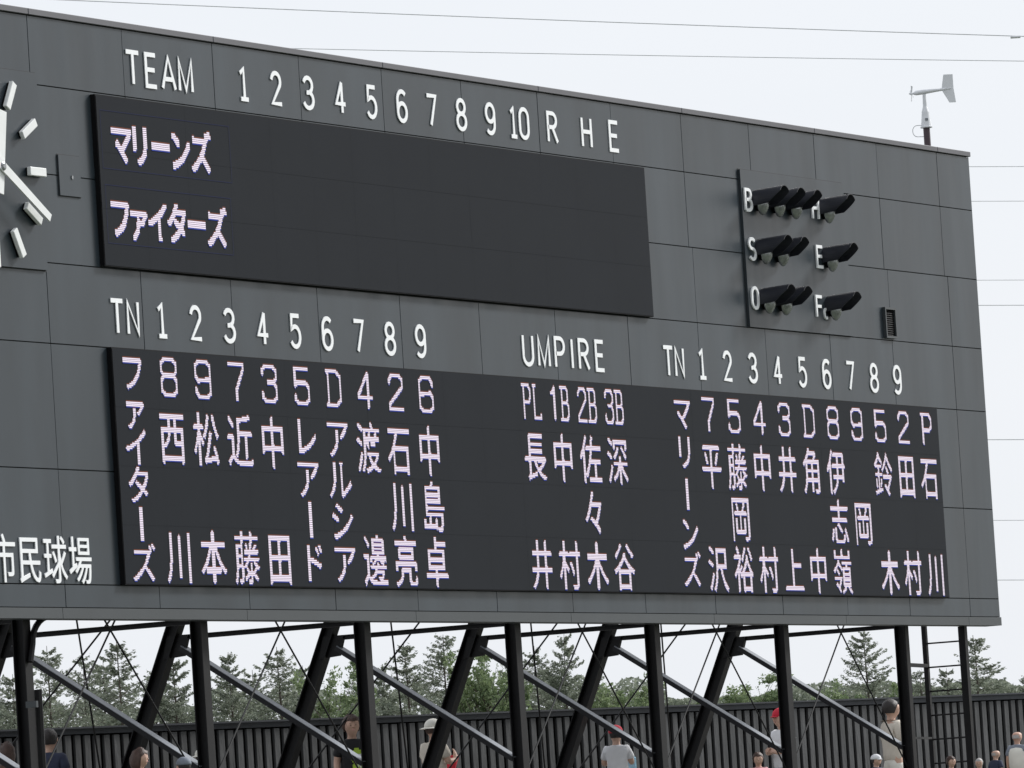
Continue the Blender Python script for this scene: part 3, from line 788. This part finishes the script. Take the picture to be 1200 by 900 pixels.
TREES = [
 (-22, 775, 'larch', 1, 'airy larch partly cut off by the left edge of the photo', 1.0, 288),
 (12, 790, 'dense', 0, 'dense larch seen left of the thick leftmost scoreboard post', .9, 292),
 (54, 757, 'larch', 0, 'pointed larch just right of the thick leftmost scoreboard post', 1.0, 284),
 (96, 768, 'larch', 1, 'sparse larch behind the crossing rods left of the first raking leg', 1.05, 290),
 (142, 750, 'larch', 2, 'tall pointed larch seen just left of the first wide raking leg', 1.15, 282),
 (206, 772, 'dense', 1, 'bushy dark larch between the first wide raking leg and the second post', 1.0, 287),
 (268, 764, 'dense', 0, 'bushy larch with a thin top shoot right of the second post', 1.0, 289),
 (324, 758, 'larch', 0, 'airy larch behind the crossing rods between second post and second raking leg', 1.15, 283),
 (381, 772, 'bush', 0, 'green leafy tree between the second raking leg and the third post', .82, 280),
 (420, 790, 'larch', 1, 'low airy larch mostly hidden by the third post', 1.0, 291),
 (478, 752, 'larch', 2, 'larch with a bare straight trunk midway between third post and third raking leg', 1.2, 284),
 (516, 744, 'larch', 1, 'tall larch directly left of the third raking leg', 1.05, 281),
 (570, 744, 'bush', 1, 'tall bright green leafy tree left of the middle post', .80, 280),
 (626, 757, 'larch', 0, 'larch just right of the middle post behind a steep rod', 1.0, 290),
 (657, 743, 'dense', 1, 'tall dark larch left of the fourth raking leg', .85, 283),
 (698, 780, 'larch', 2, 'small larch showing on both sides of the fourth raking leg', 1.0, 294),
 (733, 781, 'bush', 2, 'rounded green leafy tree left of the fifth post', .95, 281),
 (811, 818, 'bush', 0, 'low tree top barely above the fence right of the fifth post', .5, 286),
 (872, 779, 'bush', 1, 'wide light green leafy tree with upright shoots left of the sixth post', 1.05, 280),
 (966, 792, 'bush', 2, 'light green leafy tree between the sixth post and the tall larch', .95, 281),
 (1012, 737, 'larch', 0, 'tallest larch on the right, with layered flat branches, left of the last post', 1.1, 286),
 (1034, 800, 'bush', 0, 'low leafy tree at the foot of the tallest right hand larch', .8, 279),
 (1080, 785, 'larch', 1, 'small larch between the last post and the ladder', 1.0, 288),
 (1107, 783, 'dense', 0, 'dark larch seen through the rungs of the ladder', .9, 290),
 (1142, 744, 'larch', 2, 'airy larch standing clear just right of the ladder', 1.35, 284),
 (1200, 790, 'dense', 1, 'dark larch cut off by the right edge of the photo', 1.0, 286),
 (32, 782, 'larch', 2, 'thin larch tip between the thick leftmost post and the pointed larch', 1.1, 295),
 (118, 775, 'dense', 0, 'darker larch behind the gap between the sparse larch and the tall pointed larch', .9, 298),
 (180, 785, 'larch', 1, 'airy larch half hidden by the first wide raking leg', 1.0, 296),
 (296, 785, 'larch', 0, 'low airy larch right of the bushy larch with the thin top shoot', 1.1, 297),
 (350, 780, 'dense', 1, 'dark larch half hidden by the second raking leg', .9, 298),
 (448, 778, 'dense', 0, 'dark larch close to the right side of the third post', .9, 296),
 (598, 772, 'dense', 1, 'dark larch tip directly behind the middle post', .9, 297),
 (640, 780, 'larch', 2, 'pale larch filling the gap left of the tall dark larch', 1.1, 298),
 (1168, 800, 'larch', 0, 'low larch between the clear airy larch and the right edge', 1.1, 297),
]
for t in TREES: tree(t[0], t[1], t[2], t[3], t[4], t[5], t[6])

# ------------------------------------------------------------------ overhead wires
def wire(y0, y1, D, label, x0=-900, x1=2100, sag=.4, r=.018):
    pts = []
    for i in range(25):
        t = i/24; x = x0+(x1-x0)*t; y = y0+(y1-y0)*(x/1200.0)
        p = at_dist(x, y, D); p.z += sag*((2*t-1)**2-.05); pts.append(p)
    o = MB().tube(pts, r, 5).build('overhead_wire', M['wire'])
    tag(o, label, 'cable', 'overhead wires against the sky')
wire(-2, 44, 260, 'topmost overhead wire, crossing above the scoreboard into the top right sky', r=.017)
wire(50, 73, 260, 'second overhead wire from the top, running just above the scoreboard edge', r=.014)
for y, r_, l in ((195.5, .02, 'thin wire right of the scoreboard, highest of those meeting its right edge'),
                 (236, .018, 'thin wire right of the scoreboard, level with the count lamps'),
                 (328.5, .018, 'thin wire right of the scoreboard, upper of the pair at mid height'),
                 (358, .022, 'thin wire right of the scoreboard, lower of the pair at mid height'),
                 (515.5, .024, 'thin wire right of the lower screen, by its upper half'),
                 (610, .018, 'thin wire right of the lower screen, by its lower half'),
                 (680, .022, 'lowest thin wire, right of the bottom corner of the scoreboard')):
    wire(y+2, y, 262, l, r=r_*.62, sag=.1)
m_ = MB(); p = at_dist(1190, 43.5, 260)
m_.tube([p+Vector((-.14,.27,0))*.6, p+Vector((.14,-.27,0))*.6], .05, 6); tag(m_.build('wire_spacer', M['wire']), 'small dark spacer clamped on the topmost overhead wire at far right', 'wire clamp')

# ------------------------------------------------------------------ people
M['skin'] = mat('skin', (.52, .33, .25), .6, var=.06, scale=9)
M['skin2'] = mat('skin_tanned', (.45, .27, .20), .6, var=.06, scale=9)
M['hair'] = mat('hair_dark', (.018, .013, .012), .55, var=.3, scale=30, bump=.4)
M['hairb'] = mat('hair_brown', (.055, .028, .020), .55, var=.3, scale=30, bump=.4)
M['hairg'] = mat('hair_grey', (.38, .36, .35), .6, var=.25, scale=30, bump=.4)
def cloth(n, c, v=.12): return mat('cloth_'+n, c, .85, var=v, scale=7, bump=.35, bscale=9)
CL = dict(navy=cloth('navy', (.025,.032,.065)), black=cloth('black', (.014,.014,.016)), white=cloth('white', (.72,.72,.74), .06), beige=cloth('beige', (.55,.50,.43), .08),
          red=cloth('red', (.55,.02,.045)), grey=cloth('grey', (.18,.20,.24)), denim=cloth('denim', (.06,.08,.13)), cream=cloth('cream', (.66,.64,.58), .06),
          lime=cloth('lime', (.38,.55,.06)), blue=cloth('blue', (.35,.60,.75)), brown=cloth('brown', (.10,.06,.04)), pink=cloth('pink', (.6,.3,.3)))
def skin_mesh(name, nodes, edges, m, sub=1):
    """nodes: list of (co, radius x, radius y); grown with a Skin modifier and baked"""
    me = bpy.data.meshes.new(name); me.from_pydata([n[0] for n in nodes], edges, []); me.update()
    o = bpy.data.objects.new(name, me); COL.objects.link(o)
    sk = o.modifiers.new('skin', 'SKIN'); sk.use_smooth_shade = True
    for i, n in enumerate(nodes):
        k = 1.22 if n[1] > .022 else 1.1
        me.skin_vertices[0].data[i].radius = (n[1]*k, n[2]*k)
    me.skin_vertices[0].data[0].use_root = True
    sb = o.modifiers.new('sub', 'SUBSURF'); sb.levels = sub; sb.render_levels = sub
    dg = bpy.context.evaluated_depsgraph_get(); me2 = bpy.data.meshes.new_from_object(o.evaluated_get(dg))
    me2.name = name; me2.materials.clear(); me2.materials.append(m); me2.shade_smooth()
    bpy.data.objects.remove(o); bpy.data.meshes.remove(me)
    return me2
def ellipsoid(mb, c, r, n=12, m=8, z0=-1.0, wob=0, rr=rnd):
    c = Vector(c); base = len(mb.v)
    for j in range(m+1):
        ph = math.asin(z0)+(math.pi/2-math.asin(z0))*j/m
        for i in range(n):
            th = 2*math.pi*i/n; k = 1+rr.uniform(-wob, wob)
            mb.v.append((c.x+r[0]*math.cos(ph)*math.cos(th)*k, c.y+r[1]*math.cos(ph)*math.sin(th)*k, c.z+r[2]*math.sin(ph)*k))
    for j in range(m):
        for i in range(n):
            a = base+j*n+i; b = base+j*n+(i+1) % n; mb.f.append((a, b, b+n, a+n)); mb.mi.append(0)
    if z0 > -1: mb.f.append(tuple(base+i for i in range(n))[::-1]); mb.mi.append(0)
    return mb
def person(px, py, Y, face, label, shirt, pants='denim', hair='hair', hat=None, skin='skin', H=None, arms='down', longhair=False, sleeves='short', vest=None, held=None, bald=False, female=False):
    """head top at photo pixel (px, py) on the plane Y; face = direction it faces, degrees from +X"""
    q = at_y(px, py, Y); g0 = ground_z(Y) if Y < -.9 else GZ
    top = q.z - (.02 if hat else 0)
    Hh = top-g0; s_ = Hh/1.74
    root = empty('person', (q.x, Y, g0), R(face-90)); root.scale = (s_,)*3
    tag(root, label, 'person')
    wdt = .93 if female else 1.0
    N = [((0,0,.95),.122*wdt,.090)]; E_ = []
    def ch(par, pts):
        for co, a, b in pts: N.append((co, a, b)); E_.append((par, len(N)-1)); par = len(N)-1
        return par
    ch_i = ch(0, [((0,0,1.12),.112*wdt,.085), ((0,0,1.32),.145*wdt,.100), ((0,-.005,1.43),.082,.060)])
    nk = ch(ch_i, [((0,-.005,1.475),.052,.052), ((0,.004,1.515),.050,.052), ((0,.024,1.558),.064,.086), ((0,.016,1.625),.084,.106), ((0,.006,1.682),.082,.102), ((0,.0,1.722),.060,.078)])
    hm = nk-2
    ch(hm, [((0,.110,1.628),.015,.016), ((0,.134,1.606),.014,.011)])
    for sg in (-1, 1): ch(hm, [((sg*.090,0,1.63),.012,.024)])
    hands = []; clav = ch_i
    AR = {'down': (((.215,-.02,1.17)), ((.245,.06,.95)), ((.25,.09,.86))),
          'fold': (((.225,.0,1.17)), ((.13,.20,1.12)), ((.05,.24,1.15))),
          'hold': (((.225,.03,1.17)), ((.17,.25,1.20)), ((.13,.30,1.27))),
          'up': (((.23,.06,1.22)), ((.19,.20,1.42)), ((.12,.20,1.52)))}[arms]
    for sg in (-1, 1):
        el, wr, hd = [Vector((sg*v[0]*wdt, v[1], v[2])) for v in AR]
        sh = ch(ch_i-1, [((sg*.160*wdt,-.005,1.395),.052,.052)])
        e1 = ch(sh, [(tuple((Vector((sg*.165*wdt,-.005,1.405))+el)/2),.048,.048), (tuple(el),.040,.040), (tuple((el+wr)/2),.038,.036), (tuple(wr),.026,.028)])
        pm = ch(e1, [(tuple(hd),.024,.036)]); hands.append(hd)
        d = (hd-wr).normalized(); sd_ = d.cross(Vector((sg,0,.01))).normalized()
        for f_, ln in ((-1.5,.055),(-.5,.065),(.5,.06),(1.5,.048)):
            b0 = hd+d*.035+sd_*f_*.020
            ch(pm, [(tuple(b0),.0095,.0095), (tuple(b0+d*ln*.6+Vector((-sg*.008,0,0))),.0085,.0085), (tuple(b0+d*ln+Vector((-sg*.02,0,0))),.0075,.0075)])
        ch(pm, [(tuple(hd+sd_*.045+d*.0),.010,.010), (tuple(hd+sd_*.060+d*.035),.009,.009)])
    for sg in (-1, 1):
        ch(0, [((sg*.092,0,.86),.072,.074), ((sg*.10,.01,.52),.052,.054), ((sg*.105,-.015,.34),.056,.058), ((sg*.11,-.02,.10),.042,.045), ((sg*.115,.07,.05),.042,.034), ((sg*.12,.15,.04),.036,.025)])
    def add(nm, me):
        o = bpy.data.objects.new(nm, me); COL.objects.link(o); o.parent = root; return o
    body = add('body', skin_mesh('body', N, E_, M[skin]))
    # shirt: torso and sleeves as one garment
    N2 = [((0,0,.84),.165*wdt,.128)]; E2 = []
    def ch2(par, pts):
        for co, a, b in pts: N2.append((co, a, b)); E2.append((par, len(N2)-1)); par = len(N2)-1
        return par
    c1 = ch2(0, [((0,0,.98),.160*wdt,.124), ((0,0,1.12),.150*wdt,.118), ((0,0,1.30),.172*wdt,.125)])
    ch2(c1, [((0,-.006,1.425),.108,.088), ((0,-.004,1.475),.068,.068)])
    for sg in (-1, 1):
        el, wr, hd = [Vector((sg*v[0]*wdt, v[1], v[2])) for v in AR]; sh = Vector((sg*.17*wdt,-.005,1.40))
        if sleeves == 'short': ch2(c1, [(tuple(sh),.078,.075), (tuple(sh.lerp(el,.45)),.070,.068), (tuple(sh.lerp(el,.78)),.068,.066)])
        elif sleeves == 'long': ch2(c1, [(tuple(sh),.076,.073), (tuple(sh.lerp(el,.5)),.064,.062), (tuple(el),.056,.056), (tuple(el.lerp(wr,.9)),.044,.044)])
        else: ch2(c1, [(tuple(sh),.070,.070)])
    add('shirt', skin_mesh('shirt', N2, E2, CL[shirt]))
    if vest:
        N3 = [((0,0,.86),.195*wdt,.155), ((0,0,1.15),.188*wdt,.150), ((0,-.005,1.32),.195*wdt,.155), ((0,-.01,1.44),.13,.105)]
        add('vest', skin_mesh('vest', N3, [(0,1),(1,2),(2,3)], CL[vest]))
    N4 = [((0,0,1.03),.148*wdt,.108), ((0,0,.95),.152*wdt,.112)]; E4 = [(0,1)]
    for sg in (-1, 1):
        p0 = 1
        for co, a in (((sg*.095,0,.86),.108), ((sg*.102,.01,.52),.080), ((sg*.108,-.012,.30),.070), ((sg*.112,-.015,.05),.066)):
            N4.append((co, a, a)); E4.append((p0, len(N4)-1)); p0 = len(N4)-1
    add('trousers', skin_mesh('trousers', N4, E4, CL[pants]))
    for sg in (-1, 1):
        mb = ellipsoid(MB(), (sg*.117,.065,.045), (.052,.135,.05), 10, 6); bl(mb, 'shoe', CL['black'], root, True)
        mb = ellipsoid(MB(), (sg*.034,.114,1.640), (.013,.008,.007), 8, 5); bl(mb, 'eye', M['hair'], root, True)
        bl(MB().box(sg*.034-.017, sg*.034+.017, .116, .120, 1.662, 1.665), 'eyebrow', M['hair'], root)
    bl(ellipsoid(MB(), (0,.119,1.575), (.024,.010,.005), 8, 5), 'mouth', CL['pink'], root, True)
    # hair
    if not bald:
        mb = MB(); rr = random.Random(int(px)); vs = []; n, m = 18, 9
        for j in range(m+1):
            for i in range(n):
                th = 2*math.pi*i/n; fr = math.sin(th)                      # +1 = front
                low = (.34+.10*math.sin(7*th)) if fr > .35 else (-.60 if not longhair else -1.0)
                low = low if abs(fr-.30) > .22 else (.0)
                ph0 = math.asin(max(-.98, low)); ph = ph0+(math.pi/2-ph0)*j/m; k = (1+rr.uniform(-.07,.09) if hair == 'hairb' else .93+rr.uniform(-.04,.05)) if not hat else .86
                if fr > .2: k *= .94+.06*min(1, j/2)
                vs.append((.119*math.cos(ph)*math.cos(th)*k, -.004+.146*math.cos(ph)*math.sin(th)*k, 1.648+.140*math.sin(ph)*k - (0.10*(1-j/m) if longhair and fr < .2 else 0)))
        fs = [(j*n+i, j*n+(i+1)%n, (j+1)*n+(i+1)%n, (j+1)*n+i) for j in range(m) for i in range(n)]
        bl(MB().add(vs, fs), 'hair', M[hair], root, True)
    elif hair:
        mb = MB(); vs = []; n = 16
        for zz, kk in ((1.59,1.06),(1.63,1.12),(1.665,1.09)):
            for i in range(n+1):
                th = math.pi*(1.0-.12)+ (math.pi*1.24)*i/n; vs.append((.082*kk*math.cos(th), -.0+.102*kk*math.sin(th), zz))
        fs = [(j*(n+1)+i, j*(n+1)+i+1, (j+1)*(n+1)+i+1, (j+1)*(n+1)+i) for j in range(2) for i in range(n)]
        bl(MB().add(vs, fs), 'hair', M[hair], root, True)
    if hat:
        kind, hc = hat
        mb = ellipsoid(MB(), (0,.002,1.678), (.117,.140,.108), 18, 7, z0=-.22)
        cp = bl(mb, 'cap', CL[hc], root, True)
        if kind == 'cap':
            vs = []; n = 10
            for z_, k in ((1.672, 1), (1.663, 1)):
                for i in range(n+1):
                    th = math.pi*(.12+.76*i/n); vs.append((.10*math.cos(th), .112*math.sin(th), z_))
                for i in range(n+1):
                    th = math.pi*(.12+.76*i/n); vs.append((.092*math.cos(th), .10*math.sin(th)+.085*math.sin(th)**1.0, z_-.018))
            q_ = n+1; fs = []
            for i in range(n): fs += [(i, i+1, q_+i+1, q_+i), (2*q_+i, 3*q_+i, 3*q_+i+1, 2*q_+i+1), (q_+i, q_+i+1, 3*q_+i+1, 3*q_+i)]
            bl(MB().add(vs, fs), 'visor', CL[hc], cp)
        else:
            mb = MB(); n = 20; vs = []
            for r_, z_ in ((.10,1.675),(.185,1.650),(.10,1.667),(.185,1.643)):
                for i in range(n): vs.append((r_*math.cos(2*math.pi*i/n), r_*1.05*math.sin(2*math.pi*i/n), z_))
            fs = []
            for i in range(n):
                k = (i+1) % n; fs += [(i,k,n+k,n+i), (2*n+i,3*n+i,3*n+k,2*n+k), (n+i,n+k,3*n+k,3*n+i)]
            bl(MB().add(vs, fs), 'brim', CL[hc], cp)
    return root, hands, s_
def local(root, mb, name, m): return bl(mb, name, m, root)
# camera looks roughly along +28 deg from +X ; facing the camera = -148
pr = person(57, 857, 4.3, 10, 'person in a navy t-shirt with short dark hair beside the thick leftmost post', 'navy', hair='hair', H=1.75)
pr = person(8, 873, 3.0, 30, 'brown-haired person at the bottom left corner, left of the thick leftmost post', 'brown', hair='hairb', longhair=True, female=True)
pr = person(163, 880, -1.6, -70, 'brown-haired person in profile at the foot of the first wide raking leg', 'brown', hair='hairb', longhair=True, female=True)
pr = person(215, 888, -2.0, 60, 'person in a grey-blue cap just left of the second post', 'grey', hair='hair', hat=('cap','grey'))
pr = person(236, 878, 1.2, 40, 'person in a white sun hat mostly hidden behind the second post', 'white', hair='hair', hat=('brim','cream'), female=True)
r1, hnd, sc_ = person(411, 841, 3.4, -138, 'person in a black t-shirt with lime green print beside the third post', 'black', hair='hairb', H=1.75)
vs = [];  # printed panel on the chest
def chest_print(root, x0, x1, z0, z1, m, yo=.131, nm='shirt_print'):
    mb = MB(); n = 6; v = []
    n = 12; nzz = 12; rr = random.Random(int(abs(x0*1000)+z1*100))
    for j in range(nzz+1):
        z = z0+(z1-z0)*j/nzz
        for i in range(n+1):
            x = x0+(x1-x0)*i/n; v.append((x, yo*math.sqrt(max(.05, 1-(x/.20)**2))*1.06, z))
    mb.add(v, [(j*(n+1)+i, j*(n+1)+i+1, (j+1)*(n+1)+i+1, (j+1)*(n+1)+i) for j in range(nzz) for i in range(n)
               if ((2*(i+.5)/n-1)**2+(2*(j+.5)/nzz-1)**2 < 1.15) and noise.noise(Vector((i*.45, j*.45, x0*20))) > -.18])
    return bl(mb, nm, m, root)
chest_print(r1, -.13, .06, 1.02, 1.34, CL['lime']); chest_print(r1, -.10, -.02, 1.08, 1.26, CL['white'], .133)
r2_, hnd, sc_ = person(507, 844, 4.5, -10, 'person in a straw hat and pale shirt holding a red folder', 'beige', hair='hairb', hat=('brim','cream'), arms='hold', female=True)
fo_ = MB().box(-.17,.17,-.012,.012,-.10,.12).build('folder', CL['red']); 
f_loc = r2_.matrix_basis @ Vector((-.06, .30, 1.16)); fo_.location = f_loc; fo_.rotation_euler = (R(-35), 0, R(-90))
tag(fo_, 'red folder held by the person in the straw hat', 'folder')
r3, hnd, sc_ = person(721, 851, 3.2, 20, 'person in a bright red cap and white shirt with red trim near the fifth post', 'white', hair='hair', hat=('cap','red'), arms='hold')
bl(MB().box(-.10,-.04,-.118,-.110,1.700,1.74), 'cap_patch', CL['white'], r3)
chest_print(r3, -.10, .10, 1.12, 1.26, CL['red'], .131)
bg_ = MB().box(-.13,.13,-.05,.05,-.16,.12).build('bag', CL['blue'], bevel=.02); bg_.location = r3.matrix_basis @ Vector((.10, .36, 1.13)); bg_.rotation_euler = (0,0,R(-60))
tag(bg_, 'pale blue bag carried by the person in the bright red cap', 'bag')
person(915, 831, 3.9, 150, 'person in red cap half hidden behind the sixth post', 'white', hair='hair', hat=('cap','red'), arms='fold')
person(1043, 822, 3.2, -30, 'person in a long beige top, head bowed, leaning by the last post', 'beige', 'cream', hair='hair', sleeves='long', arms='fold', longhair=False, female=True)
person(1191, 857, 2.2, 5, 'bald older person in a white vest over a grey-blue shirt at the right edge', 'grey', hair='hairg', bald=True, vest='cream', sleeves='short', skin='skin2')
person(1166, 879, -.6, -20, 'pink-faced person with thin grey hair just left of the white vest', 'navy', hair='hairg', bald=True)
person(1147, 890, -1.5, 200, 'grey-haired person low at the frame edge left of the white vest', 'cream', hair='hairg')
person(1114, 888, -1.5, -120, 'low head under the ladder, short dark hair', 'brown', hair='hairb')
person(1026, 884, -1.4, -100, 'person in a white cap low beside the foot of the last bay', 'navy', hair='hair', hat=('cap','white'))
person(888, 884, -1.6, -150, 'brown-haired person low at the frame edge left of the sixth post', 'pink', hair='hairb')
